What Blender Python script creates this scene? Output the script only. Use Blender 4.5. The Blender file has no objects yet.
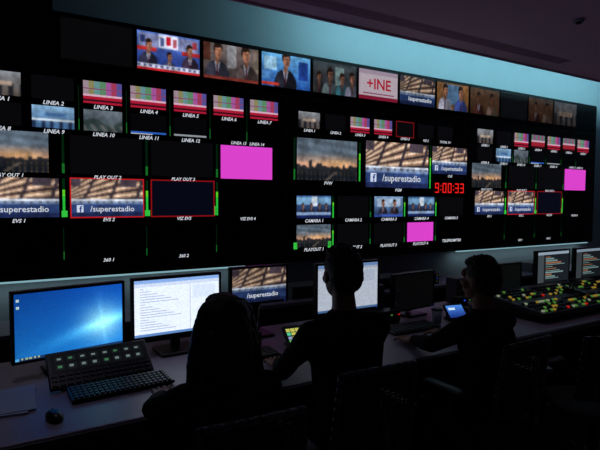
import bpy, bmesh, math, random
import numpy as np
from mathutils import Vector, Matrix, Euler
random.seed(4); np.random.seed(4)
scene = bpy.context.scene
scene.view_settings.view_transform = 'Standard'
scene.view_settings.look = 'None'
COL = scene.collection

def lin(c):
    return tuple(((v+.055)/1.055)**2.4 if v > .04045 else v/12.92 for v in c)

# ---------------------------------------------------------------- materials
def mat(name, color, rough=.6, metal=0., var=.15, nscale=20., bump=0., spec=.5):
    m = bpy.data.materials.new(name); m.use_nodes = True
    nt = m.node_tree; b = nt.nodes['Principled BSDF']
    b.inputs['Roughness'].default_value = rough
    b.inputs['Metallic'].default_value = metal
    b.inputs['Specular IOR Level'].default_value = spec
    tc = nt.nodes.new('ShaderNodeTexCoord')
    n = nt.nodes.new('ShaderNodeTexNoise'); n.inputs['Scale'].default_value = nscale
    nt.links.new(tc.outputs['Object'], n.inputs['Vector'])
    r = nt.nodes.new('ShaderNodeMapRange')
    r.inputs['To Min'].default_value = 1-var; r.inputs['To Max'].default_value = 1+var
    nt.links.new(n.outputs['Fac'], r.inputs['Value'])
    mx = nt.nodes.new('ShaderNodeVectorMath'); mx.operation = 'SCALE'
    mx.inputs[0].default_value = lin(color)
    nt.links.new(r.outputs['Result'], mx.inputs['Scale'])
    nt.links.new(mx.outputs['Vector'], b.inputs['Base Color'])
    if bump:
        bp = nt.nodes.new('ShaderNodeBump'); bp.inputs['Strength'].default_value = bump
        bp.inputs['Distance'].default_value = .01
        nt.links.new(n.outputs['Fac'], bp.inputs['Height']); nt.links.new(bp.outputs['Normal'], b.inputs['Normal'])
    return m

def emis(name, color, strength=1.):
    m = bpy.data.materials.new(name); m.use_nodes = True
    nt = m.node_tree; b = nt.nodes['Principled BSDF']
    b.inputs['Base Color'].default_value = (.01, .01, .01, 1)
    b.inputs['Emission Color'].default_value = (*lin(color), 1)
    b.inputs['Emission Strength'].default_value = strength
    return m

def screen_material():
    m = bpy.data.materials.new('lit_display'); m.use_nodes = True
    nt = m.node_tree; b = nt.nodes['Principled BSDF']
    b.inputs['Base Color'].default_value = (.004, .004, .005, 1)
    b.inputs['Roughness'].default_value = .35
    b.inputs['Specular IOR Level'].default_value = .2
    a = nt.nodes.new('ShaderNodeAttribute'); a.attribute_name = 'picture'
    nt.links.new(a.outputs['Color'], b.inputs['Emission Color'])
    b.inputs['Emission Strength'].default_value = 1.0
    return m

M_SCREEN = screen_material()
M_BLACK = mat('black_cabinet', (.05, .05, .06), .45, spec=.2)
M_BEZEL = mat('black_plastic', (.07, .07, .08), .4)
M_BEZG = mat('dark_grey_plastic', (.16, .16, .18), .5)
M_GREYP = mat('grey_enclosure', (.36, .36, .38), .55)
M_DESK = mat('desk_laminate', (.52, .47, .54), .42, var=.08, nscale=60)
M_DESKE = mat('desk_edge', (.16, .15, .17), .5)
M_WALL = mat('painted_plaster', (.70, .74, .76), .8, var=.05, nscale=4, bump=.05)
M_WALLD = mat('dark_wall_paint', (.20, .21, .24), .85, var=.08, nscale=4)
M_CEIL = mat('ceiling_paint', (.86, .78, .86), .9, var=.04, nscale=3)
M_FLOOR = mat('carpet', (.30, .28, .32), .95, var=.3, nscale=90, bump=.3)
M_METAL = mat('brushed_metal', (.45, .45, .48), .35, 1., .1, 50)
M_FABRIC = mat('chair_fabric', (.08, .08, .10), .9, var=.3, nscale=120, bump=.3)
M_CHAIRP = mat('chair_plastic', (.20, .20, .23), .4)
M_KEY = mat('key_plastic', (.11, .11, .12), .5)
M_PAPER = mat('paper', (.60, .64, .72), .8, var=.04)
M_SKIN = mat('skin', (.50, .34, .27), .6, var=.06, nscale=30, spec=.3)
M_HAIR = mat('dark_hair', (.05, .04, .038), .6, var=.4, nscale=160, bump=.4, spec=.25)
M_EYE = mat('eye_white', (.8, .8, .78), .3, var=.02)
M_IRIS = mat('iris', (.14, .09, .06), .3)
M_LIP = mat('lips', (.45, .24, .22), .5)
M_SHIRT1 = mat('black_knit', (.05, .048, .055), .95, var=.25, nscale=80, bump=.3, spec=.1)
M_SHIRT2 = mat('dark_shirt', (.05, .05, .06), .95, var=.2, nscale=60, bump=.2, spec=.1)
M_JEANS = mat('dark_jeans', (.08, .09, .13), .95, var=.2, nscale=90, bump=.2, spec=.1)
M_SHOE = mat('shoe_leather', (.06, .05, .05), .4)
M_WHITE_T = emis('label_white', (.80, .82, .86), 1.)
M_LED = emis('led_strip', (.50, .66, .70), 1.0)
E_AMB = emis('button_amber', (.85, .70, .25), .34)
E_GRN = emis('button_green', (.45, .75, .30), .30)
E_RED = emis('button_red', (.9, .12, .08), .5)
E_WHT = emis('button_white', (.75, .8, .65), .35)
E_BLU = emis('button_blue', (.15, .35, .95), .8)

# ---------------------------------------------------------------- mesh builder
class MB:
    def __init__(s): s.bm = bmesh.new(); s.mats = []
    def mi(s, m):
        if m not in s.mats: s.mats.append(m)
        return s.mats.index(m)
    def _merge(s, t, m, smooth):
        i = s.mi(m)
        for f in t.faces: f.material_index = i; f.smooth = smooth
        me = bpy.data.meshes.new('t'); t.to_mesh(me); t.free()
        s.bm.from_mesh(me); bpy.data.meshes.remove(me)
    def box(s, c, d, m, rot=None, bev=0., seg=2):
        t = bmesh.new(); bmesh.ops.create_cube(t, size=1)
        bmesh.ops.scale(t, vec=d, verts=t.verts)
        if bev: bmesh.ops.bevel(t, geom=list(t.edges), offset=bev, segments=seg, profile=.5, affect='EDGES')
        M = Matrix.Translation(c) @ (Euler(rot).to_matrix().to_4x4() if rot else Matrix())
        bmesh.ops.transform(t, matrix=M, verts=t.verts); s._merge(t, m, False)
    def cyl(s, p0, p1, r0, m, r1=None, seg=20):
        p0 = Vector(p0); p1 = Vector(p1); d = p1-p0
        t = bmesh.new()
        bmesh.ops.create_cone(t, cap_ends=True, segments=seg, radius1=r0, radius2=r0 if r1 is None else r1, depth=d.length)
        q = d.to_track_quat('Z', 'Y').to_matrix().to_4x4()
        bmesh.ops.transform(t, matrix=Matrix.Translation((p0+p1)/2) @ q, verts=t.verts); s._merge(t, m, True)
    def sph(s, c, r, m, seg=20):
        t = bmesh.new(); bmesh.ops.create_uvsphere(t, u_segments=seg, v_segments=max(8, seg//2), radius=1)
        if not hasattr(r, '__len__'): r = (r, r, r)
        bmesh.ops.transform(t, matrix=Matrix.Translation(c) @ Matrix.Diagonal((*r, 1)), verts=t.verts); s._merge(t, m, True)
    def cap(s, p0, r0, p1, r1, m, seg=16):
        s.sph(p0, r0, m, seg); s.sph(p1, r1, m, seg); s.cyl(p0, p1, r0, m, r1, seg)
    def chain(s, pts, rs, m, seg=12):
        for i in range(len(pts)-1): s.cap(pts[i], rs[i], pts[i+1], rs[i+1], m, seg)
    def loft(s, rings, m, seg=28, power=2.4):
        t = bmesh.new(); R = []
        for (cx, cy, cz, rx, ry) in rings:
            row = []
            for k in range(seg):
                a = 2*math.pi*k/seg; ca, sa = math.cos(a), math.sin(a)
                row.append(t.verts.new((cx+rx*math.copysign(abs(ca)**(2/power), ca), cy+ry*math.copysign(abs(sa)**(2/power), sa), cz)))
            R.append(row)
        for i in range(len(R)-1):
            for k in range(seg):
                t.faces.new((R[i][k], R[i][(k+1) % seg], R[i+1][(k+1) % seg], R[i+1][k]))
        t.faces.new(list(reversed(R[0]))); t.faces.new(R[-1])
        bmesh.ops.recalc_face_normals(t, faces=t.faces)
        s._merge(t, m, True)
    def obj(s, name, parent=None, loc=None, rot=None):
        me = bpy.data.meshes.new(name); s.bm.to_mesh(me); s.bm.free()
        for m in s.mats: me.materials.append(m)
        o = bpy.data.objects.new(name, me); COL.objects.link(o)
        if loc: o.location = loc
        if rot: o.rotation_euler = rot
        if parent: o.parent = parent
        return o

def empty(name, loc=(0, 0, 0), yaw=0.):
    e = bpy.data.objects.new(name, None); e.empty_display_size = .1
    e.location = loc; e.rotation_euler = (0, 0, yaw); COL.objects.link(e); return e

# ---------------------------------------------------------------- picture painting (colour attribute per cell)
def blur(C, n):
    for _ in range(n):
        D = np.pad(C, ((1, 1), (1, 1), (0, 0)), 'edge')
        C = (D[1:-1, 1:-1]*4+D[:-2, 1:-1]+D[2:, 1:-1]+D[1:-1, :-2]+D[1:-1, 2:])/8
    return C
def softnoise(ny, nx, cell):
    g = np.random.uniform(-1, 1, (ny//cell+2, nx//cell+2))
    yy = np.arange(ny)/cell; xx = np.arange(nx)/cell
    y0 = yy.astype(int); x0 = xx.astype(int); fy = (yy-y0)[:, None]; fx = (xx-x0)[None, :]
    return (g[y0][:, x0]*(1-fy)*(1-fx)+g[y0+1][:, x0]*fy*(1-fx)+g[y0][:, x0+1]*(1-fy)*fx+g[y0+1][:, x0+1]*fy*fx)[..., None]
PHOTO = {'sunset', 'estadio', 'news_a', 'duo', 'anchor', 'crowd', 'warm', 'brown', 'studio', 'studio_b', 'bluepic', 'greypic', 'plaza', 'win'}
def paint(kind, nx, ny):
    x = (np.arange(nx)+.5)/nx; y = (np.arange(ny)+.5)/ny
    X, Y = np.meshgrid(x, y); A = X*16/9
    C = np.zeros((ny, nx, 3))
    def fill(mask, col): C[mask] = col
    def ell(cx, cy, rx, ry): return ((A-cx*16/9)/rx)**2+((Y-cy)/ry)**2 < 1
    def rect(x0, y0, x1, y1): return (X >= x0) & (X <= x1) & (Y >= y0) & (Y <= y1)
    def grad(c0, c1, t=None):
        t = Y if t is None else t
        return np.array(c0)*(1-t[..., None])+np.array(c1)*t[..., None]
    def fig(cx, by, s, suit, skin=(.62, .42, .33), hair=(.12, .08, .06), shirt=(.50, .53, .60), tilt=0.):
        fill(ell(cx, by-.05*s, .34*s, .40*s), suit)
        fill(ell(cx-.10*s, by+.02*s, .13*s, .26*s), tuple(min(1, c*1.5+.02) for c in suit))
        fill((np.abs(A-cx*16/9) < (Y-by+.05*s)*.24) & (Y < by+.33*s) & (Y > by-.0*s), shirt)
        fill((np.abs(A-cx*16/9) < .020*s) & (Y < by+.30*s) & (Y > by-.05*s), (.26, .10, .14))
        fill(ell(cx, by+.36*s, .06*s, .12*s), tuple(c*.7 for c in skin))
        fill(ell(cx+tilt, by+.64*s, .125*s, .17*s), hair); fill(ell(cx+.008+tilt, by+.56*s, .102*s, .16*s), skin)
        fill(ell(cx+.032*s+tilt, by+.52*s, .055*s, .10*s), tuple(c*.72 for c in skin))
        fill(ell(cx+.008*s+tilt, by+.61*s, .085*s, .018*s), tuple(c*.55 for c in skin))
        fill(ell(cx+.008*s+tilt, by+.47*s, .035*s, .012*s), (.42, .22, .2))
        fill(ell(cx-.01*s+tilt, by+.73*s, .09*s, .07*s), hair)
    if isinstance(kind, tuple):
        C[:] = kind
        return C
    if kind == 'sunset':
        C = grad((.76, .56, .44), (.32, .37, .42), np.clip((Y-.38)/.30, 0, 1)**.7)
        glow = np.exp(-((A-1.15)/.5)**2-((Y-.42)/.12)**2)[..., None]; C = C*(1-.5*glow)+np.array((.95, .72, .45))*.5*glow
        C = C*(1+.10*np.sin(Y*30+A*3)[..., None]*(Y > .55)[..., None])
        sk = .33+.02*np.sin(X*23)+.015*np.sin(X*57+1)+.03*(np.sin(X*13+2) > .5)
        sk2 = sk+.05*((X > .3) & (X < .40))+.16*((X > .19) & (X < .24))+.07*((X > .75) & (X < .79))
        fill(Y < sk2, (.14, .14, .16)); fill((Y < .26), (.11, .12, .14)); fill(Y < .14, (.07, .09, .12))
        fill((Y < .22) & (np.abs(X-.55-.8*(Y-.1)) < .03), (.34, .31, .29)); fill((Y < .24) & (np.sin(X*90) > .85) & (np.sin(Y*160) > 0), (.35, .28, .2))
    elif kind == 'estadio':
        C = grad((.42, .36, .34), (.66, .52, .42))
        ang = np.arctan2(Y-.34, A+.55); s = np.sin(ang*58+.6*X)
        fill(s > 0, (.60, .45, .35)); fill(s > .7, (.90, .80, .70)); fill(s < -.7, (.18, .15, .17))
        fill((np.sin(A*9-ang*6) > .93), (.20, .17, .20))
        fill((np.sin(A*4.5+1.5) > .6) & (Y > .8), (.28, .24, .28))
        m = Y < .44+.03*(1-X)
        fill(m, (.52, .58, .68)); fill(m & (np.sin(X*60) > .6) & (Y > .37), (.3, .3, .36)); fill((Y > .42) & (Y < .46), (.86, .90, .96))
        fill(Y < .36, (.17, .25, .44)); fill(Y < .10, (.11, .15, .30)); fill((Y < .36) & (Y > .33), (.4, .5, .68))
    elif kind == 'news_a':
        C = grad((.10, .16, .42), (.30, .42, .72)); fill(rect(.02, .60, .98, .95), (.45, .48, .64))
        fill(rect(.33, .62, .64, .98), (.78, .80, .88)); fill(rect(.45, .70, .52, .94), (.70, .1, .15)); fill(rect(.36, .66, .42, .9), (.3, .35, .55)); fill(rect(.56, .66, .62, .9), (.6, .3, .35))
        fill(rect(.0, .5, .3, .6), (.65, .15, .15)); fill(rect(.7, .5, 1, .6), (.65, .15, .15)); fill(rect(.05, .7, .12, .9), (.15, .2, .4)); fill(rect(.88, .7, .95, .9), (.6, .2, .25))
        fig(.17, .22, .75, (.10, .10, .16), tilt=.008); fig(.84, .22, .75, (.12, .09, .14), tilt=-.01); fig(.5, .06, .6, (.16, .18, .26))
        fill(Y < .16, (.70, .72, .80)); fill(Y < .07, (.60, .1, .12)); fill((Y < .14) & (Y > .09) & (np.sin(X*70) > 0), (.3, .32, .45))
    elif kind == 'duo':
        C = grad((.24, .20, .20), (.40, .36, .36)); fill(rect(.0, .5, .12, 1), (.28, .15, .12)); fill(rect(.42, .35, .58, 1), (.52, .52, .54)); fill(rect(.9, .3, 1, 1), (.45, .40, .36))
        fig(.24, .14, 1.12, (.13, .13, .17), tilt=.012); fig(.77, .12, 1.15, (.18, .15, .15), tilt=-.012); fill(Y < .08, (.45, .18, .15))
    elif kind == 'anchor':
        C = grad((.12, .28, .55), (.34, .58, .76)); fill(rect(.05, .5, .3, .9), (.52, .68, .78)); fill(rect(.75, .3, .95, .85), (.10, .2, .46)); fill(rect(.0, .2, .18, .45), (.25, .42, .62))
        fig(.48, .14, 1.2, (.07, .07, .10), tilt=.01); fill(rect(0, .05, .35, .12), (.70, .2, .15))
    elif kind == 'crowd':
        C = grad((.14, .14, .16), (.23, .26, .28)); fill(rect(.5, .3, .7, .9), (.40, .48, .48))
        for cx, s, c in ((.13, .8, (.1, .1, .1)), (.38, 1., (.22, .26, .27)), (.66, .85, (.12, .25, .28)), (.90, .95, (.27, .27, .32))): fig(cx, .04, s, c, (.5, .34, .28), shirt=(.25, .25, .25))
    elif kind == 'ine':
        C[:] = (.72, .66, .70); fill(rect(0, 0, 1, .12), (.5, .1, .2)); fill(rect(.1, .18, .9, .23), (.55, .3, .4))
        fill(rect(0, .85, 1, 1), (.62, .55, .62))
    elif kind == 'warm':
        C = grad((.35, .24, .15), (.55, .38, .22)); fill(rect(.3, .2, .7, .95), (.3, .42, .55))
        fig(.25, .08, 1.1, (.45, .45, .5), tilt=.01); fig(.75, .06, 1.1, (.15, .2, .4), shirt=(.2, .35, .7), tilt=-.01)
    elif kind == 'brown':
        C = grad((.26, .17, .12), (.45, .33, .24)); fig(.28, .06, 1., (.2, .1, .08), (.52, .34, .24)); fig(.74, .04, 1.05, (.3, .25, .22), (.52, .34, .24), shirt=(.5, .4, .3))
    elif kind == 'studio':
        C = grad((.10, .14, .25), (.22, .35, .55)); fill(rect(0, .6, 1, .92), (.42, .58, .72)); fill(rect(.42, .55, .6, .95), (.8, .85, .9))
        for cx in (.18, .42, .66, .86): fig(cx, .26, .5, (.08, .08, .12))
        fill(Y < .28, (.50, .60, .74)); fill(Y < .14, (.08, .12, .3))
    elif kind == 'studio_b':
        C = grad((.12, .2, .35), (.46, .58, .72)); fill(rect(.1, .5, .9, .9), (.60, .68, .78)); fig(.3, .18, .85, (.1, .1, .15)); fig(.7, .18, .85, (.12, .1, .12)); fill(Y < .15, (.2, .3, .6))
    elif kind == 'bluepic':
        C = grad((.22, .35, .50), (.50, .65, .78)); fill(rect(.0, .3, 1, .42), (.82, .86, .9)); fill((np.sin(X*30) > .3) & (Y < .3), (.10, .15, .25)); fill(rect(.3, .55, .8, .7), (.25, .4, .6))
    elif kind == 'greypic':
        C = grad((.20, .24, .26), (.38, .42, .46)); fill(Y < .45+.15*np.sin(X*7), (.18, .23, .23)); fill((Y < .3) & (np.sin(X*25+Y*9) > .2), (.33, .34, .34))
    elif kind == 'plaza':
        C = grad((.30, .26, .24), (.50, .52, .55)); fill((np.sin(X*26) > .2) & (Y < .5), (.12, .12, .14)); fill(rect(.2, .4, .8, .6), (.66, .58, .52))
    elif kind == 'bars':
        cols = [(.60, .52, .56), (.52, .50, .34), (.38, .55, .56), (.34, .52, .38), (.62, .32, .58), (.62, .22, .34), (.32, .30, .56)]
        for i, c in enumerate(cols): fill((X >= i/7) & (X < (i+1)/7), c)
        fill((Y > .34) & (Y < .42), (.82, .66, .74)); fill(Y <= .34, (.66, .10, .20)); fill((Y > .10) & (Y < .20), (.22, .05, .10))
        fill((Y > .62) & (Y < .70), (.50, .25, .42))
    elif kind == 'redbars':
        C[:] = (.58, .12, .18); fill(Y > .6, (.5, .3, .45)); fill((Y > .45) & (Y < .6), (.75, .62, .68)); fill(Y < .15, (.2, .04, .08))
        fill((Y > .6) & (np.sin(X*21) > 0), (.35, .45, .4))
    elif kind == 'bluestrip':
        C[:] = (.02, .02, .03); fill(rect(0, .05, 1, .12), (.15, .35, .7)); fill(rect(.0, 0, .6, .05), (.7, .7, .75))
    elif kind == 'greystrip':
        C[:] = (.02, .02, .03); fill(rect(0, .05, 1, .13), (.55, .57, .6))
    elif kind == 'vu':
        C[:] = (.0, .15, .05); fill(Y < .72, (.15, .72, .22)); fill((Y > .55) & (Y < .72), (.35, .8, .15))
    elif kind == 'vu_dim':
        C[:] = (.01, .12, .05); fill(Y < .25, (.08, .40, .14))
    elif kind == 'win':
        C = grad((.10, .48, .84), (.05, .29, .66)); r = np.sqrt((A-1.42)**2+((Y-.40)*1.25)**2)
        g = np.exp(-(r/.36)**2)[..., None]; C = C*(1-.85*g)+np.array((.64, .92, 1.))*.85*g
        g2 = np.exp(-((A-1.42)/.9)**2-(((Y-.40)-(A-1.42)*.25)/.10)**2)[..., None]; C = C+g2*np.array((.12, .22, .18))
        ang = np.arctan2(Y-.40, A-1.42); ray = (np.maximum(0, np.sin(ang*4+1))**4*np.exp(-(r/.5)**2))[..., None]*.16
        C = C+ray*np.array((.5, .7, .6)); C = C*(.78+.22*X[..., None])
        C = blur(C, 2)
        fill(Y < .045, (.10, .20, .36)); fill(rect(.0, 0, .03, .045), (.3, .6, .8))
        for i in range(5): fill(rect(.05+.035*i, .01, .07+.035*i, .035), (.6, .65, .5))
        for i in range(2): fill(rect(.02, .88-.10*i, .040, .92-.10*i), (.65, .75, .75))
    elif kind == 'doc':
        C[:] = (.86, .90, .97); fill(Y > .94, (.50, .64, .86)); fill((Y > .88) & (Y < .94), (.76, .81, .90))
        for i in range(17):
            y0 = .83-.045*i; fill(rect(.06, y0, .10+.45*((i*37 % 17)/17.), y0+.012), (.66, .70, .80))
        fill(rect(.64, .06, .645, .88), (.70, .74, .84)); fill(rect(.67, .6, .95, .85), (.80, .85, .94)); fill(Y < .04, (.35, .50, .72))
    elif kind == 'list':
        C[:] = (.10, .12, .14); fill(Y > .9, (.55, .62, .68)); fill(rect(0, .0, .2, .9), (.25, .28, .3))
        for i in range(12): fill(rect(.25, .82-.065*i, .4+.5*((i*29 % 13)/13.), .85-.065*i), (.45, .55, .55) if i % 3 else (.6, .4, .3))
    elif kind == 'touch':
        C[:] = (.05, .07, .08)
        pal = [(.35, .75, .35), (.2, .65, .8), (.8, .45, .65), (.75, .75, .35), (.3, .8, .6), (.55, .6, .75)]
        for i in range(5):
            for j in range(4): fill(rect(.04+.19*i, .06+.23*j, .2+.19*i, .25+.23*j), pal[(i*3+j*5+i*j) % 6])
    elif kind == 'lcd':
        C[:] = (.03, .035, .04)
        for i in range(8):
            for j in range(2):
                x0, y0 = .04+.12*i, .15+.42*j
                fill(rect(x0, y0, x0+.085, y0+.30), (.07, .085, .09))
                fill(rect(x0+.02, y0+.10, x0+.06, y0+.2), (.40, .46, .46) if (i*3+j) % 4 else (.22, .42, .28))
    elif kind == 'bluetab':
        C = grad((.1, .2, .5), (.3, .55, .9)); fill(rect(.1, .6, .5, .8), (.8, .9, 1))
    if kind in PHOTO and kind != 'win':
        C = C*(1+.20*softnoise(ny, nx, 8)+.16*softnoise(ny, nx, 3))
        C = blur(C, 2)
    C = C*(1+np.random.uniform(-.05, .05, (ny, nx, 1)))
    return np.clip(C, 0, 1)

class Pictures:
    def __init__(s): s.V = []; s.F = []; s.C = []
    def add(s, o, u, v, kind, nx=1, ny=1, gain=1.):
        o, u, v = (np.array(a, float) for a in (o, u, v)); b = sum(len(a) for a in s.V)
        i, j = np.meshgrid(np.arange(nx+1), np.arange(ny+1))
        s.V.append(o+(i.reshape(-1, 1)/nx)*u+(j.reshape(-1, 1)/ny)*v)
        ii, jj = np.meshgrid(np.arange(nx), np.arange(ny)); k = (jj*(nx+1)+ii).reshape(-1)+b
        s.F.append(np.stack([k, k+1, k+nx+2, k+nx+1], 1))
        c = paint(kind, nx, ny).reshape(-1, 3)
        c = np.where(c > .04045, ((c+.055)/1.055)**2.4, c/12.92)*gain
        s.C.append(np.repeat(np.concatenate([c, np.ones((len(c), 1))], 1), 4, 0))
    def obj(s, name, parent=None):
        V = np.concatenate(s.V); F = np.concatenate(s.F); C = np.concatenate(s.C)
        me = bpy.data.meshes.new(name); me.from_pydata(V.tolist(), [], F.tolist())
        a = me.color_attributes.new('picture', 'FLOAT_COLOR', 'CORNER')
        a.data.foreach_set('color', C.astype(np.float32).ravel())
        me.materials.append(M_SCREEN); me.update()
        o = bpy.data.objects.new(name, me); COL.objects.link(o)
        if parent: o.parent = parent
        return o

def text_mesh(bm, body, x, y, z, size, bold=.012, shear=.25, align='CENTER', mi=0):
    cu = bpy.data.curves.new('t', 'FONT'); cu.body = body; cu.size = size; cu.align_x = align
    cu.shear = shear; cu.offset = bold*size; cu.resolution_u = 2
    o = bpy.data.objects.new('t', cu); COL.objects.link(o)
    dg = bpy.context.evaluated_depsgraph_get(); dg.update()
    me = bpy.data.meshes.new_from_object(o.evaluated_get(dg))
    me.transform(Matrix.Translation((x, y, z)) @ Matrix.Rotation(math.pi/2, 4, 'X'))
    n0 = len(bm.faces); bm.from_mesh(me); bm.faces.ensure_lookup_table()
    for f in bm.faces[n0:]: f.material_index = mi
    bpy.data.objects.remove(o); bpy.data.curves.remove(cu); bpy.data.meshes.remove(me)

# ---------------------------------------------------------------- room
WY = 5.16          # front plane of the video wall
X0, X1, Y0, Y1 = -2.6, 10.0, -3.2, 5.36
def slab(name, c, d, m, bev=0):
    b = MB(); b.box(c, d, m, bev=bev); return b.obj(name)
slab('floor', ((X0+X1)/2, (Y0+Y1)/2, -.05), (X1-X0+.4, Y1-Y0+.4, .1), M_FLOOR)
slab('wall_front', ((X0+X1)/2, Y1+.05, 2.1), (X1-X0+.4, .1, 4.2), M_WALL)
slab('wall_back', ((X0+X1)/2, Y0-.05, 2.1), (X1-X0+.4, .1, 4.2), M_WALLD)
slab('wall_left', (X0-.05, (Y0+Y1)/2, 2.1), (.1, Y1-Y0, 4.2), M_WALLD)
slab('wall_right', (X1+.05, (Y0+Y1)/2, 2.1), (.1, Y1-Y0, 4.2), M_WALL)
ceil = slab('ceiling', ((X0+X1)/2, (Y0+Y1)/2, 4.25), (X1-X0+.4, Y1-Y0+.4, .1), M_WALL)
b = MB(); CZ = 3.5; CE = 4.5
SLY0, SLY1, SLX0, SLX1 = 4.06, 4.26, 1.6, 6.7
th = .12; zc = CZ+th/2
b.box(((X0+X1)/2, (Y0+SLY0)/2, zc), (X1-X0, SLY0-Y0, th), M_CEIL)
b.box(((X0+X1)/2, (SLY1+CE)/2, zc), (X1-X0, CE-SLY1, th), M_CEIL)
b.box(((X0+SLX0)/2, (SLY0+SLY1)/2, zc), (SLX0-X0, SLY1-SLY0, th), M_CEIL)
b.box(((X1+SLX1)/2, (SLY0+SLY1)/2, zc), (X1-SLX1, SLY1-SLY0, th), M_CEIL)
cd = b.obj('ceiling_dropped')
b = MB()
b.box(((SLX0+SLX1)/2, (SLY0+SLY1)/2, CZ+th), (SLX1-SLX0, SLY1-SLY0, .02), M_BLACK)
for k in range(4):
    b.box(((SLX0+SLX1)/2, SLY0+.025+k*.05, CZ+.02), (SLX1-SLX0, .014, .036), M_CEIL)
b.obj('slot_diffuser', cd)
slab('trim_1', ((X0+X1)/2, CE+.012, CZ+.06), (X1-X0, .024, .16), M_CEIL)
slab('trim_2', ((X0+X1)/2, 5.22, .06), (X1-X0, .28, .12), M_WALLD)
b = MB(); b.cyl((5.24, 3.13, CZ), (5.24, 3.13, CZ-.03), .06, M_PAPER, .05); b.cyl((5.24, 3.13, CZ-.03), (5.24, 3.13, CZ-.045), .03, M_BEZG); b.sph((5.28, 3.13, CZ-.03), .008, E_RED, 8)
b.obj('smoke_detector')

# ---------------------------------------------------------------- video wall
vw = empty('video_wall', (0, 0, 0))
b = MB()
b.box(((-2.2+9.3)/2, (WY+Y1)/2, (.845+3.31)/2), (11.5, Y1-WY, 3.31-.845), M_BLACK)
b.box(((-2.2+.42)/2, (WY+Y1)/2+.01, 3.7), (2.62, Y1-WY-.02, .78), M_BLACK)
for u in (-.30, 2.86, 5.98, 9.0): b.box((u, WY-.002, 1.82), (.012, .006, 1.94), M_BEZG)
b.box((3.55, WY-.002, 2.80), (11.4, .006, .012), M_BEZG)
b.box((3.55, WY-.002, .87), (11.4, .006, .02), M_BEZG)
b.obj('cabinet', vw)
b = MB()
b.box((.1, WY+.05, .83), (4.5, .05, .014), M_LED); b.box((7.5, WY+.05, .83), (3.4, .05, .014), M_LED)
b.obj('led_strip', vw)

P = Pictures(); TB = bmesh.new()
PY = WY-.008
def tile(u, z, w, h, kind, label=None, n=(64, 36), border=None, ls=.046, gain=1.):
    P.add((u, PY, z), (w, 0, 0), (0, 0, h), kind, *n, gain=gain)
    if border:
        t = .012
        for o, a, c in (((u-t, PY-.002, z-t), w+2*t, t), ((u-t, PY-.002, z+h), w+2*t, t), ((u-t, PY-.002, z), t, h), ((u+w, PY-.002, z), t, h)):
            P.add(o, (a, 0, 0), (0, 0, c), border)
    if label: text_mesh(TB, label, u+w/2, PY-.004, z-.010-ls*.75, ls, bold=.02)
def caption(u, z, w, h, s='/superestadio'):
    text_mesh(TB, s, u+w*.56, PY-.005, z+h*.14, h*.21, bold=.01, shear=0)
    P.add((u+w*.07, PY-.003, z+h*.12), (h*.16, 0, 0), (0, 0, h*.19), (.80, .84, .92))
    text_mesh(TB2, 'f', u+w*.07+h*.09, PY-.0045, z+h*.13, h*.22, bold=.03, shear=0)
TB2 = bmesh.new()
def meter(u, z, h, k='vu', w=.022): P.add((u, PY, z), (w, 0, 0), (0, 0, h), k, 1, 24)
RED = (.72, .10, .12); MAG = (.86, .26, .80); DK = (.03, .03, .04)

def block(ox, oz, s0=0):
    small = dict(n=(36, 22), ls=.05)
    kinds = ['plaza', DK, 'bars', 'bars', 'bars', 'bars', 'bars']
    for k, kd in enumerate(kinds):
        tile(ox-.20+.432*k, 2.50+oz, .35, .21, kd if not (s0 and k > 1 and k % 2) else 'redbars', 'LINEA %d' % (k+1), **small)
    kinds = [DK, 'bluepic', 'greypic', 'bluestrip', 'greystrip']
    for k, kd in enumerate(kinds):
        tile(ox-.20+.432*k, 2.24+oz, .35, .20, kd, 'LINEA %d' % (k+8), **small)
    tile(ox-.30, 1.83+oz, .66, .365, 'sunset', 'PLAY OUT 1')
    tile(ox+.54, 1.83+oz, .66, .36, DK, 'PLAY OUT 2', n=(1, 1)); tile(ox+1.29, 1.83+oz, .66, .36, DK, 'PLAY OUT 3', n=(1, 1))
    tile(ox+2.04, 1.82+oz, .63, .365, MAG, n=(1, 1)); text_mesh(TB, 'LINEA 13   LINEA 14', ox+2.36, PY-.004, 2.20+oz, .046, bold=.02)
    tile(ox-.22, 1.42+oz, .66, .36, 'estadio', 'EVS 1'); caption(ox-.22, 1.42+oz, .66, .36)
    tile(ox+.545, 1.42+oz, .66, .36, 'estadio', 'EVS 2', border=RED); caption(ox+.545, 1.42+oz, .66, .36)
    tile(ox+1.295, 1.42+oz, .66, .36, (.025, .03, .08), 'VIZ EVS', n=(1, 1), border=(.55, .06, .08))
    text_mesh(TB, 'VIZ EVS 4', ox+2.36, PY-.004, 1.36+oz, .046, bold=.02)
    text_mesh(TB, '360 1', ox+.87, PY-.004, .98+oz, .046, bold=.02); text_mesh(TB, '360 2', ox+1.62, PY-.004, .98+oz, .046, bold=.02)
    for u in (.47, 1.235, 1.985):
        meter(ox+u, 1.42+oz, .36, 'vu'); meter(ox+u, 1.83+oz, .36, 'vu_dim')
        meter(ox+u, 1.02+oz, .30, 'vu_dim', .008)
    meter(ox+1.96, 1.42+oz, .10, (.2, .75, .25), .02)
    for u in (.46, 1.225): meter(ox+u, 1.42+oz, .06, (.2, .75, .25), .05)
    for k in range(2, 7): meter(ox-.20+.432*k-.045, 2.24+oz, .42, 'vu_dim', .008)
block(0, 0); block(6.33, -.04, 1)

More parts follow.
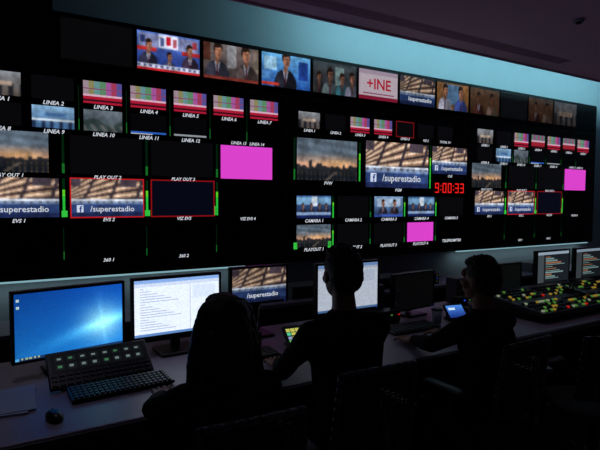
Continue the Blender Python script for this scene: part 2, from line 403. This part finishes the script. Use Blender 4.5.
for k, kd in enumerate(['plaza', DK, 'bars', 'bars', DK, DK, DK]):
    lab = ['LINEA 1', 'LINEA 2', 'LINEA 3', 'LINEA 4', 'LINEA 5', 'VIZ 2', 'TOTAL TV'][k]
    tile(3.02+.38*k, 2.45, .30, .19, kd, lab, n=(36, 22) if kd != DK else (1, 1), ls=.046, border=(.45, .06, .08) if k == 4 else None)
tile(3.0, 1.83, .885, .50, 'sunset', 'PVW', n=(80, 45), ls=.055)
tile(4.03, 1.76, 1.10, .60, 'estadio', 'PGM', n=(100, 56), ls=.055); caption(4.03, 1.76, 1.10, .60)
tile(5.21, 1.97, .70, .385, 'estadio', 'CUE'); caption(5.21, 1.97, .70, .385)
for k, kd in enumerate(['studio', DK, 'studio_b', 'studio', DK]):
    tile(3.0+.59*k, 1.37, .49, .27, kd, 'CAMARA %d' % (k+1), n=(54, 30) if kd != DK else (1, 1), ls=.055)
    if k < 4: meter(3.0+.59*k+.515, 1.37, .27, 'vu' if k in (0, 2, 3) else 'vu_dim', .02); meter(3.0+.59*k+.515, 1.02, .27, 'vu_dim' if k else 'vu', .02)
tile(3.0, 1.02, .49, .27, 'sunset', 'PLAYOUT 1', ls=.055); tile(3.59, 1.02, .49, .27, DK, 'PLAYOUT 2', n=(1, 1), ls=.055); tile(4.18, 1.02, .49, .27, DK, 'PLAYOUT 3', n=(1, 1), ls=.055)
tile(4.76, 1.02, .49, .265, MAG, 'PLAYOUT 4', n=(1, 1), ls=.055); text_mesh(TB, 'TELEPROMPTER', 5.62, PY-.004, .99, .055, bold=.02)
meter(3.92, 1.83, .5, 'vu'); meter(2.955, 1.83, .5, 'vu_dim'); meter(5.16, 1.76, .6, 'vu'); meter(2.96, 1.0, .08, (.2, .75, .25), .05); meter(3.45, 1.0, .08, (.2, .75, .25), .05)
SEG = {'0': 'abcdef', '3': 'abgcd', '9': 'abcdfg'}
def digit(ch, u, z, w=.075, h=.14, t=.016):
    R = (.92, .12, .12)
    q = {'a': (u, z+h-t, w, t), 'g': (u, z+h/2-t/2, w, t), 'd': (u, z, w, t), 'f': (u, z+h/2, t, h/2), 'e': (u, z, t, h/2), 'b': (u+w-t, z+h/2, t, h/2), 'c': (u+w-t, z, t, h/2)}
    for s in SEG[ch]:
        a = q[s]; P.add((a[0], PY-.003-(.0005 if s in 'agd' else 0), a[1]), (a[2], 0, 0), (0, 0, a[3]), R, gain=1.1)
u = 5.27
for ch in '9:00:33':
    if ch == ':':
        for dz in (.035, .09): P.add((u, PY-.003, 1.70+dz), (.018, 0, 0), (0, 0, .018), (.92, .10, .12))
        u += .042
    else: digit(ch, u, 1.70); u += .106
P.obj('picture_tiles', vw)
me = bpy.data.meshes.new('labels'); TB.to_mesh(me); TB.free(); me.materials.append(M_WHITE_T)
o = bpy.data.objects.new('labels', me); COL.objects.link(o); o.parent = vw
me = bpy.data.meshes.new('caption_icons'); TB2.to_mesh(me); TB2.free(); me.materials.append(emis('icon_blue', (.15, .25, .5), 1))
o = bpy.data.objects.new('caption_icons', me); COL.objects.link(o); o.parent = vw

kinds = [None, 'news_a', 'duo', 'anchor', 'crowd', 'ine', 'estadio', 'warm', 'brown', None, 'brown', 'plaza']
gains = [1, 1.15, .95, 1.15, .8, .85, .55, .75, .45, 1, .25, .28]
for k, kd in enumerate(kinds):
    u = .47+.68*k
    e = empty('wall_television', (u+.325, WY-.003, 3.065))
    b = MB(); b.box((0, -.02, 0), (.668, .04, .405), M_BEZEL, bev=.006)
    for sx in (-1, 1): b.box((sx*.327, -.042, 0), (.012, .006, .40), M_BEZEL)
    for sz in (-1, 1): b.box((0, -.042, sz*.195), (.664, .006, .012), M_BEZEL)
    b.obj('housing', e)
    p = Pictures(); p.add((-.318, -.0425, -.186), (.636, 0, 0), (0, 0, .372), kd if kd else (.03, .03, .035), *((84, 48) if kd else (1, 1)), gain=gains[k])
    p.obj('display', e)
    if kd == 'ine':
        tb = bmesh.new(); text_mesh(tb, '+INE', 0, -.046, -.05, .19, bold=.02, shear=0)
        me = bpy.data.meshes.new('logo'); tb.to_mesh(me); tb.free(); me.materials.append(emis('logo_red', (.65, .08, .16), .9))
        o = bpy.data.objects.new('logo', me); COL.objects.link(o); o.parent = e
    if kd == 'estadio':
        tb = bmesh.new(); text_mesh(tb, '/superestadio', .04, -.046, -.13, .08, shear=0)
        me = bpy.data.meshes.new('caption'); tb.to_mesh(me); tb.free(); me.materials.append(M_WHITE_T)
        o = bpy.data.objects.new('caption', me); COL.objects.link(o); o.parent = e
b = MB(); b.box((.56, WY-.02, 3.24), (.12, .04, .05), M_BEZG, bev=.005); b.box((.56, WY-.042, 3.24), (.08, .003, .02), E_WHT); b.obj('indicator_box')

# ---------------------------------------------------------------- desk
DZ = .74
b = MB()
dx0, dx1, dy0, dy1 = -1.6, 6.2, 1.97, 3.0
b.box(((dx0+dx1)/2, (dy0+dy1)/2, DZ-.018), (dx1-dx0, dy1-dy0, .036), M_DESK, bev=.006)
b.box(((dx0+dx1)/2, dy0-.006, DZ-.022), (dx1-dx0-.02, .014, .03), M_DESKE, bev=.004)
b.box(((dx0+dx1)/2, dy1-.05, .37), (dx1-dx0-.1, .03, .66), M_DESKE)
for x in (dx0+.04, .0, 1.75, 3.0, 4.9, dx1-.04): b.box((x, (dy0+dy1)/2+.12, .352), (.04, dy1-dy0-.3, .704), M_DESKE)
b.obj('control_desk')
DT = DZ+.001

def monitor(name, x, y, w, h, zb, kind, yaw=0., n=(72, 44), gain=1., capt=False):
    e = empty(name, (x, y, DT), yaw); b = MB(); zc = zb-DZ+h/2; bz = .014
    b.box((0, .008, zc), (w+2*bz, .036, h+2*bz), M_BEZEL, bev=.006)
    b.box((0, .035, zc), (w*.6, .03, h*.6), M_BEZEL, bev=.01)
    for sx in (-1, 1): b.box((sx*(w/2+bz/2), -.013, zc), (bz, .008, h+2*bz), M_BEZEL, bev=.002)
    for sz in (-1, 1): b.box((0, -.013, zc+sz*(h/2+bz/2)), (w+2*bz, .008, bz), M_BEZEL, bev=.002)
    b.box((0, .05, (zc)/2+.01), (.05, .03, max(zc-.02, .05)), M_BEZEL, bev=.006)
    b.box((0, .04, .008), (w*.45, .2, .016), M_BEZEL, bev=.006)
    b.sph((w/2-.01, -.0175, zc-h/2-bz/2), .003, E_BLU, 8)
    b.obj('housing', e)
    p = Pictures(); p.add((-w/2, -.0125, zc-h/2), (w, 0, 0), (0, 0, h), kind, *n, gain=gain); p.obj('display', e)
    if capt:
        tb = bmesh.new(); text_mesh(tb, '/superestadio', .02, -.0145, zc-h*.36, h*.19, shear=0)
        me = bpy.data.meshes.new('caption'); tb.to_mesh(me); tb.free(); me.materials.append(M_WHITE_T)
        o = bpy.data.objects.new('caption', me); COL.objects.link(o); o.parent = e
    return e
monitor('computer_monitor', .272, 2.68, .50, .315, .838, 'win', .17, (120, 76), gain=1.2)
monitor('computer_monitor', .82, 2.72, .48, .305, .855, 'doc', .03, (110, 66), gain=1.2)
monitor('preview_monitor', 1.36, 2.80, .37, .21, .96, 'estadio', 0, capt=True, gain=.6)
monitor('computer_monitor', 1.97, 2.70, .49, .31, .86, 'doc', 0, gain=.6)
monitor('computer_monitor', 4.24, 2.70, .46, .27, .87, 'list', 0)
monitor('computer_monitor', 4.82, 2.70, .46, .27, .87, 'list', 0, gain=.7)
monitor('computer_monitor', 2.60, 2.74, .42, .25, .80, (.02, .02, .025), .1, (1, 1))
monitor('computer_monitor', 3.62, 2.74, .42, .25, .80, (.03, .04, .04), 0, (1, 1))

def keyboard(x, y, yaw=0., w=.44):
    e = empty('computer_keyboard', (x, y, DT+.004), yaw); b = MB()
    b.box((0, 0, .013), (w, .15, .014), M_BEZEL, rot=(.06, 0, 0), bev=.004)
    b.box((0, 0, .002), (w-.02, .12, .012), M_BEZEL)
    for r in range(5):
        for c in range(20): b.box((-w/2+.018+c*(w-.03)/19.5, -.056+r*.027, .022+(-.056+r*.027)*.06), (.016, .02, .008), M_KEY, rot=(.06, 0, 0), bev=.002, seg=1)
    b.obj('keys', e)
def mouse(x, y, yaw=0.):
    b = MB(); b.loft([(0, 0, 0, .026, .048), (0, 0, .008, .03, .054), (0, 0, .02, .028, .05), (0, -.004, .03, .02, .036), (0, -.006, .034, .008, .016)], M_BEZEL, 24, 2.2); b.box((0, .024, .030), (.006, .016, .006), M_BEZG)
    b.obj('computer_mouse', None, (x, y, DT), (0, 0, yaw))
def touch_panel(name, x, y, w, d, kind, yaw=0., tilt=.6, n=(96, 30), keys=True, fr=.55):
    e = empty(name, (x, y, DT), yaw); b = MB()
    hz = d*math.sin(tilt)/2+.012; ct, st = math.cos(tilt), math.sin(tilt)
    b.box((0, 0, hz), (w, d, .022), M_BEZEL, rot=(tilt, 0, 0), bev=.005)
    b.box((0, d*.2, hz*.75), (w*.7, .03, hz*1.5), M_BEZEL, bev=.004)
    b.box((0, .0, .006), (w*.8, d*.8, .012), M_BEZEL, bev=.003)
    def pt(a, s, o=.0125): return Vector((a, s*ct-o*st, hz+s*st+o*ct))
    if keys:
        for c in range(14):
            for r in range(3):
                b.box(pt(-w*.45+c*w*.069, -d*.42+r*.024, .012), (w*.052, .016, .008), M_KEY, rot=(tilt, 0, 0), bev=.002, seg=1)
    b.obj('housing', e)
    p = Pictures(); s0 = d*(.5-fr)-.01 if fr < .9 else -d*.45
    o = pt(-w*.46, s0); v = Vector((0, ct, st))*(d*.5-.015-s0)
    p.add(o, (w*.92, 0, 0), v, kind, *n); p.obj('display', e)
keyboard(.44, 2.315, .06); mouse(.15, 2.12, .2)
touch_panel('control_touch_panel', .38, 2.50, .46, .20, 'lcd', .06, .62)
touch_panel('touch_tablet', 1.47, 2.50, .17, .14, 'touch', -.1, .7, (40, 30), False, .95)
touch_panel('touch_tablet', 2.78, 2.5, .15, .12, 'bluetab', -.2, .8, (20, 16), False, .95)
keyboard(1.10, 2.425, 0, .36); keyboard(2.30, 2.44, 0, .40)
b = MB(); b.box((0, 0, .004), (.21, .29, .008), M_PAPER, bev=.001); b.box((.01, .01, .0095), (.21, .29, .003), M_PAPER, rot=(0, 0, .12)); b.obj('notepad', None, (-.02, 2.38, DT), (0, 0, -.15))
def intercom(x, y, w=.28, yaw=0., m=(E_BLU, M_KEY, E_RED, M_KEY, E_GRN, M_KEY)):
    e = empty('intercom_panel', (x, y, DT), yaw); b = MB()
    b.box((0, .03, .045), (w, .10, .09), M_BEZEL, bev=.006)
    for k in range(int(w/.03)):
        b.box((-w/2+.02+k*.03, -.022, .062), (.014, .006, .008), m[(k*5+1) % len(m)]); b.box((-w/2+.02+k*.03, -.024, .03), (.016, .01, .022), M_BEZG, bev=.002)
    b.cyl((w/2-.02, .0, .08), (w/2-.02, -.01, .15), .004, M_METAL, seg=8); b.cyl((w/2-.02, -.01, .15), (w/2-.02, -.03, .21), .005, M_BEZG, seg=8); b.sph((w/2-.02, -.035, .225), .012, M_BEZEL, 10)
    b.obj('housing', e)
intercom(1.16, 2.595, .22); intercom(2.27, 2.64, .18, -.1); intercom(3.2, 2.74, .24); intercom(5.55, 2.5, .24)
def cup(x, y):
    b = MB(); b.cyl((0, 0, 0), (0, 0, .09), .03, M_PAPER, .038, 24); b.cyl((0, 0, .085), (0, 0, .095), .04, M_BEZG, .04, 24); b.obj('paper_cup', None, (x, y, DT))
cup(1.66, 2.56); cup(2.60, 2.50)
def phone(x, y, yaw):
    e = empty('desk_telephone', (x, y, DT+.006), yaw); b = MB()
    b.box((0, 0, .03), (.19, .2, .04), M_GREYP, rot=(.2, 0, 0), bev=.008)
    b.box((0, 0, .003), (.16, .17, .014), M_BEZG)
    b.cap((-.065, -.07, .062), .02, (-.065, .07, .092), .02, M_GREYP)
    b.box((-.065, 0, .072), (.03, .14, .02), M_GREYP, rot=(.2, 0, 0), bev=.005)
    for i in range(3):
        for j in range(4): b.box((.0+i*.025, -.06+j*.024, .042+j*.005), (.017, .016, .012), M_PAPER, rot=(.2, 0, 0))
    b.box((.03, .06, .066), (.08, .035, .008), E_WHT, rot=(.2, 0, 0)); b.obj('housing', e)
phone(2.98, 2.42, -.2)
def speaker(x, y, yaw=0., s=1.):
    e = empty('desk_loudspeaker', (x, y, DT), yaw); b = MB()
    b.box((0, 0, .12*s), (.14*s, .14*s, .24*s), M_GREYP, bev=.008)
    for z, r in ((.075, .052), (.175, .028)):
        b.cyl((0, -.068*s, z*s), (0, -.074*s, z*s), r*s, M_BEZG, r*s*.95, 24); b.cyl((0, -.072*s, z*s), (0, -.075*s, z*s), r*s*.8, M_BEZEL, r*s*.7, 24); b.sph((0, -.072*s, z*s), (r*s*.3, .006, r*s*.3), M_BEZG, 12)
    b.obj('cabinet', e)
speaker(2.30, 2.86, .1, 1.0); speaker(3.24, 2.90, -.1, .9); speaker(3.93, 2.93, 0, .8)
b = MB()
for s in (-1, 1): b.cyl((s*.075, 0, .03), (s*.05, 0, .03), .035, M_GREYP, .03, 20); b.cyl((s*.05, 0, .03), (s*.04, 0, .03), .032, M_BEZEL, .03, 20)
pts = [(.08*math.cos(a), .11*math.sin(a), .03) for a in [math.pi*k/12 for k in range(13)]]
b.chain(pts, [.007]*13, M_GREYP, 8); b.obj('headphones', None, (2.66, 2.26, DT+.005), (0, 0, .5))

e = empty('video_switcher', (3.95, 2.36, DT+.036)); b = MB()
tl = .12; b.box((0, 0, .05), (1.5, .56, .04), M_BEZG, rot=(tl, 0, 0), bev=.008); b.box((0, .06, .0), (1.44, .42, .072), M_BEZEL, bev=.004)
for r in range(9):
    for c in range(44):
        if c in (13, 14, 29) or r == 4: continue
        x = -.71+c*.033; y = -.24+r*.053; z = .071+y*math.tan(tl)
        w = random.random()
        m = E_AMB if w < .10 else E_GRN if w < .21 else E_RED if w < .23 else E_WHT if w < .28 else M_KEY
        b.box((x, y, z+.004), (.018, .018, .012), m, rot=(tl, 0, 0))
b.box((.05, -.02, .09), (.06, .2, .02), M_BEZEL, rot=(tl, 0, 0), bev=.004); b.cyl((.05, .0, .09), (.05, .0, .17), .008, M_METAL); b.cap((.0, .0, .17), .012, (.10, .0, .17), .012, M_BEZEL)
b.obj('console', e)
touch_panel('control_touch_panel', 5.1, 2.42, .44, .24, 'lcd', 0, .4)
b = MB(); b.box((3.6, 4.85, .48), (11.4, .55, .04), M_DESK, bev=.006); b.box((3.6, 5.05, .23), (11.4, .04, .46), M_DESKE)
for k in range(9): b.box((-2.0+k*1.4, 4.85, .23), (.04, .5, .46), M_DESKE)
b.obj('rear_counter')
for k, x in enumerate((2.9, 4.1, 4.7, 6.2, 7.1)):
    b = MB(); b.box((0, 0, .07), (.43, .3, .14), M_GREYP, bev=.006)
    for i in range(3): b.box((0, -.152, .03+i*.04), (.40, .006, .030), M_BEZG, bev=.002); b.sph((.17, -.157, .03+i*.04), .005, (E_GRN, E_BLU, E_AMB)[i], 8)
    b.obj('rack_equipment_box', None, (x, 4.85, .501))

# ---------------------------------------------------------------- office chair
def chair(x, y, yaw=0., top=.98, arms=True):
    e = empty('office_chair', (x, y, 0), yaw); b = MB()
    for k in range(5):
        a = 2*math.pi*k/5+.3; d = Vector((math.cos(a), math.sin(a), 0))
        b.cyl(d*.03+Vector((0, 0, .11)), d*.29+Vector((0, 0, .075)), .026, M_CHAIRP, .016)
        c = d*.29; t = Vector((-d.y, d.x, 0))*.012
        for s in (-1, 1): b.cyl(c+t*s*.5+Vector((0, 0, .03)), c+t*s*2+Vector((0, 0, .03)), .03, M_BEZEL)
        b.cyl(c+Vector((0, 0, .03)), c+Vector((0, 0, .09)), .008, M_METAL)
    b.cyl((0, 0, .09), (0, 0, .28), .03, M_CHAIRP); b.cyl((0, 0, .28), (0, 0, .40), .018, M_METAL)
    b.box((0, 0, .395), (.22, .26, .04), M_CHAIRP, bev=.01)
    b.obj('base', e)
    b = MB(); b.loft([(0, .01, .41, .20, .19), (0, .01, .42, .235, .225), (0, .01, .45, .24, .23), (0, .01, .462, .225, .215), (0, .01, .466, .15, .15)], M_FABRIC, 36, 4.); b.obj('seat', e)
    b = MB()
    b.chain([(0, -.1, .39), (0, -.26, .42), (0, -.29, .60), (0, -.27, .75)], [.022, .022, .02, .016], M_CHAIRP)
    z0, z1 = .55, top; n = 9
    def bp(s, zz):
        t = (zz-z0)/(z1-z0); w = .215-.035*t-.02*(1-t); return Vector((s*w, -.235-.05*t+.045*s*s, zz))
    for s in (-1, 1): b.chain([bp(s, z0+(z1-z0)*k/n) for k in range(n+1)], [.014]*(n+1), M_CHAIRP, 10)
    for zz in (z0, z1): b.chain([bp(-1+2*k/8, zz+(.02 if zz == z1 else 0)*(1-abs(-1+2*k/8)**2)) for k in range(9)], [.014]*9, M_CHAIRP, 10)
    for k in range(1, 26):
        zz = z0+(z1-z0)*k/26; q = [bp(-1+2*j/6, zz) for j in range(7)]
        for j in range(6): b.cyl(q[j], q[j+1], .0045, M_FABRIC, seg=6)
    for j in range(1, 12):
        s = -1+2*j/12; b.cyl(bp(s, z0), bp(s, z1), .0035, M_FABRIC, seg=6)
    b.obj('backrest', e)
    if arms:
        b = MB()
        for s in (-1, 1):
            b.chain([(s*.18, 0, .40), (s*.29, 0, .43), (s*.30, -.02, .64)], [.014, .016, .014], M_CHAIRP, 10)
            b.box((s*.30, .02, .652), (.06, .24, .028), M_CHAIRP, bev=.01)
        b.obj('armrests', e)
    return e

# ---------------------------------------------------------------- people
def remesh(mb, voxel, smooth_iter, displace=None):
    o = mb.obj('tmp')
    r = o.modifiers.new('r', 'REMESH'); r.mode = 'VOXEL'; r.voxel_size = voxel; r.use_smooth_shade = True
    s = o.modifiers.new('s', 'SMOOTH'); s.iterations = smooth_iter; s.factor = .5
    if displace:
        tx = bpy.data.textures.new('folds', 'CLOUDS'); tx.noise_scale = displace[0]
        d = o.modifiers.new('d', 'DISPLACE'); d.texture = tx; d.strength = displace[1]; d.mid_level = .5
    dg = bpy.context.evaluated_depsgraph_get(); dg.update()
    me = bpy.data.meshes.new_from_object(o.evaluated_get(dg)); old = o.data
    bpy.data.objects.remove(o); bpy.data.meshes.remove(old)
    me.materials.clear(); return me

def person(x, y, yaw=0., top=1.40, female=False, shirt=M_SHIRT2, lean=0., head_yaw=0.):
    e = empty('seated_person', (x, y, 0), yaw)
    ht = top-.012; hc = Vector((lean*.3, .05, ht-.118)); zn = hc.z-.16
    k = (zn-.47)/(1.11-.47); w = .9 if female else 1.
    Z = lambda z: .47+(z-.47)*k
    sk = M_SKIN
    b = MB()
    rings = [(0, -.02, .472, .12, .09), (0, -.02, .50, .168, .125), (0, -.02, .58, .17*(1.04 if female else 1), .125), (0, -.015, .70, .148*w, .105), (lean*.1, -.005, .84, .162*w, .112), (lean*.2, .0, .95, .178*w, .115), (lean*.25, .01, 1.03, .17*w, .10), (lean*.28, .02, 1.075, .12*w, .075), (lean*.3, .025, 1.11, .066, .06)]
    b.loft([(cx, cy, Z(z) if z > .52 else z, rx, ry) for cx, cy, z, rx, ry in rings], sk)
    b.cap((lean*.3, .02, Z(1.09)), .056 if not female else .048, hc+Vector((0, -.015, -.07)), .052 if not female else .044, sk)
    for s in (-1, 1):
        sh = Vector((s*.172*w+lean*.2, .01, Z(1.025))); el = Vector((s*.235, .17, .825)); wr = Vector((s*.155, .375, .785))
        b.cap(sh, .064*w, (sh+el)/2, .053*w, sk); b.cap((sh+el)/2, .053*w, el, .043*w, sk); b.cap(el, .043*w, (el*.6+wr*.4), .042*w, sk); b.cap(el*.6+wr*.4, .042*w, wr, .028*w, sk)
        b.cap((lean*.25, .01, Z(1.06)), .06, sh, .06*w, sk)
        hp = (s*.09, .02, .555); kn = (s*.125, .43, .535); an = (s*.13, .41, .10)
        b.cap(hp, .083, kn, .060, sk); b.cap(kn, .058, (s*.128, .40, .36), .056, sk); b.cap((s*.128, .40, .36), .055, an, .038, sk)
        b.cap((s*.13, .385, .045), .042, (s*.14, .55, .036), .034, sk); b.cap((s*.13, .41, .09), .04, (s*.13, .42, .05), .042, sk)
    me1 = remesh(b, .008, 4, (.09, .012))
    b = MB(); R = Matrix.Rotation(head_yaw, 3, 'Z')
    H = lambda vx, vy, vz: hc+R @ Vector((vx, vy, vz))
    def hs(v, r): b.sph(H(*v), r, sk, 28)
    hs((0, -.012, .025), (.074, .094, .093)); hs((0, .02, -.045), (.060, .068, .068)); hs((0, .055, -.095), (.026, .026, .02))
    hs((0, .062, .035), (.055, .03, .03))
    for s in (-1, 1):
        hs((s*.076, -.005, -.005), (.010, .02, .032)); hs((s*.04, .055, -.025), (.026, .026, .024)); hs((s*.028, .078, .022), (.02, .012, .007))
    b.cap(H(0, .082, .015), .009, H(0, .102, -.022), .014, sk); hs((.011, .093, -.024), (.008, .01, .007)); hs((-.011, .093, -.024), (.008, .01, .007))
    hs((0, .083, -.053), (.026, .011, .007)); hs((0, .081, -.065), (.022, .011, .007))
    b.cap(H(0, -.015, -.05), .05 if not female else .043, hc+Vector((0, -.03, -.14)), .05 if not female else .043, sk)
    me2 = remesh(b, .0045, 2)
    mats = [M_SKIN, shirt, M_JEANS, M_SHOE]
    b2 = MB(); b2.mats = list(mats)
    zcol = zn+.012
    for me, hd in ((me1, 0), (me2, 1)):
        for m in mats: me.materials.append(m)
        for p in me.polygons:
            c = p.center; p.use_smooth = True
            if hd: i = 0
            elif c.z < .085 and c.y > .3: i = 3
            elif c.z < .60 and (c.z < .56 or c.y > .10) and not (c.z > .7): i = 2
            elif c.z > zcol: i = 0
            elif c.y > .375 and c.z > .7: i = 0
            else: i = 1
            p.material_index = i
        b2.bm.from_mesh(me)
    for s in (-1, 1):
        b = MB(); wr = Vector((s*.155, .375, .783)); d = Vector((-s*.18, 1, 0)).normalized(); sd = Vector((d.y, -d.x, 0))
        up = Vector((0, 0, 1))
        def L(a, f, u): return wr+sd*a+d*f+up*u
        b.cap(wr-d*.03, .026, L(0, .02, -.006), .025, sk)
        for a in (-.026, -.009, .009, .026): b.cap(L(a*.7, .02, -.008), .016, L(a, .082, -.014), .0125, sk)
        for i, (a, ln) in enumerate(((-.031, .068), (-.0105, .080), (.0105, .084), (.031, .074)) if s < 0 else ((-.031, .074), (-.0105, .084), (.0105, .080), (.031, .068))):
            p0 = L(a*.9, .080, -.013); p1 = L(a*1.1, .080+ln*.48, -.010+.002*i); p2 = L(a*1.15, .080+ln*.78, -.022); p3 = L(a*1.15, .080+ln*.95, -.031)
            b.chain([p0, p1, p2, p3], [.0098, .0088, .008, .007], sk, 12)
        t = -s
        b.chain([L(t*.02, .022, -.012), L(t*.046, .045, -.02), L(t*.056, .072, -.026), L(t*.052, .095, -.031)], [.016, .012, .0098, .008], sk, 12)
        me = remesh(b, .0032, 1)
        for m in mats: me.materials.append(m)
        for p in me.polygons: p.material_index = 0; p.use_smooth = True
        b2.bm.from_mesh(me)
    b2.obj('body', e)
    b = MB()
    for s in (-1, 1):
        b.sph(H(s*.03, .073, .008), (.013, .013, .011), M_EYE, 16); b.sph(H(s*.03, .0835, .008), (.0055, .004, .0055), M_IRIS, 12)
    b.sph(H(0, .0925, -.059), (.02, .004, .006), M_LIP, 12)
    b.obj('eyes_and_mouth', e)
    b = MB(); hm = M_HAIR
    def ha(v, r): b.sph(H(*v), r, hm, 28)
    ha((0, -.024, .042), (.084, .095, .088)); ha((0, -.05, .0), (.080, .068, .085)); ha((0, .03, .095), (.06, .05, .03))
    if female:
        for s in (-1, 1):
            b.chain([H(s*.055, -.01, .06), H(s*.082, -.01, -.02), H(s*.098, -.01, -.12), H(s*.106, -.005, -.20), H(s*.09, .0, -.26)], [.048, .046, .046, .040, .02], hm)
        b.chain([H(0, -.06, .03), H(0, -.085, -.08), H(0, -.10, -.18), H(0, -.11, -.27), H(0, -.115, -.33)], [.07, .075, .075, .06, .03], hm)
        for q in range(46):
            sx = random.uniform(-1, 1); by = -.06-.06*(1-sx*sx)
            z0 = random.uniform(-.15, .0); pts = [H(sx*.085, by, z0)]
            for j in range(1, 6):
                pts.append(H(sx*(.09+.012*j*.7)+.008*math.sin(q+j*1.3), by-.006*j+.006*math.cos(q*2+j), z0-.045*j))
            b.chain(pts, [.014, .013, .012, .011, .009, .005], hm, 8)
    else:
        for q in range(60):
            a = random.uniform(0, 2*math.pi); r = math.sqrt(random.random())*.06
            px, py = r*math.cos(a), r*math.sin(a)-.02; pz = .042+.088*math.sqrt(max(.05, 1-(px/.084)**2-((py+.024)/.095)**2))
            b.cap(H(px, py, pz-.012), .011, H(px*1.15+random.uniform(-.01, .01), py+.012, pz+random.uniform(.004, .012)), .005, hm, 8)
    me = remesh(b, .005, 2, (.02, .008)); me.materials.append(hm)
    for p in me.polygons: p.use_smooth = True
    o = bpy.data.objects.new('hair', me); COL.objects.link(o); o.parent = e
    return e

person(.68, 1.645, -.05, 1.258, True, M_SHIRT1, 0, .05); chair(.68, 1.645, -.05, .90)
person(1.29, 1.77, -.05, 1.395, False, M_SHIRT2, .0, -.1); chair(1.29, 1.77, -.05, .92)
person(2.20, 1.76, .05, 1.30, False, M_SHIRT1, .0, .15); chair(2.20, 1.76, .05, .90)
chair(2.88, 1.55, -.6, .88)

# ---------------------------------------------------------------- lights
def area(name, loc, rot, sx, sy, energy, col):
    l = bpy.data.lights.new(name, 'AREA'); l.shape = 'RECTANGLE'; l.size = sx; l.size_y = sy; l.energy = energy; l.color = col
    o = bpy.data.objects.new(name, l); o.location = loc; o.rotation_euler = rot; COL.objects.link(o); return o
area('cove_light', (6.5, 4.42, 3.70), (math.radians(84), 0, 0), 6.8, .05, 46, (.33, .74, .86))
area('under_wall_light', (.1, 5.22, .815), (0, 0, 0), 4.4, .03, 1.6, (.60, .80, .90))
area('under_wall_light', (7.5, 5.22, .815), (0, 0, 0), 3.4, .03, 1.3, (.60, .80, .90))
for i, (x, y, en, sp) in enumerate(((-.1, 2.35, .7, 80), (3.2, 2.6, .7, 80), (5.6, 2.6, .8, 80), (.6, -1.6, 14, 90), (3.6, -1.6, 14, 90), (7.2, .6, 10, 90))):  # added fill lamps with invented fixtures: desk brightness, floor bounce onto the ceiling
    b = MB(); b.cyl((x, y, CZ), (x, y, CZ-.012), .075, M_METAL, .07, 28); b.cyl((x, y, CZ-.010), (x, y, CZ-.016), .055, E_WHT, .055, 24); b.obj('added_fill_fixture')
    l = bpy.data.lights.new('added_fill_lamp', 'AREA'); l.shape = 'DISK'; l.size = .1; l.energy = en; l.color = (.86, .80, 1.); l.spread = math.radians(sp)
    o = bpy.data.objects.new('added_fill_lamp', l); o.location = (x, y, CZ-.02); COL.objects.link(o)
w = bpy.data.worlds.new('world'); w.use_nodes = True; w.node_tree.nodes['Background'].inputs[0].default_value = (.01, .012, .016, 1); scene.world = w

# ---------------------------------------------------------------- camera
cam = bpy.data.cameras.new('camera'); cam.lens = 30; cam.sensor_width = 36; cam.clip_start = .05
co = bpy.data.objects.new('camera', cam); COL.objects.link(co)
R = Matrix.Rotation(math.radians(-30.6), 4, 'Z') @ Matrix.Rotation(math.radians(90-2.97), 4, 'X') @ Matrix.Rotation(math.radians(.3), 4, 'Z')
co.matrix_world = Matrix.Translation((0, 0, 1.6)) @ R
scene.camera = co
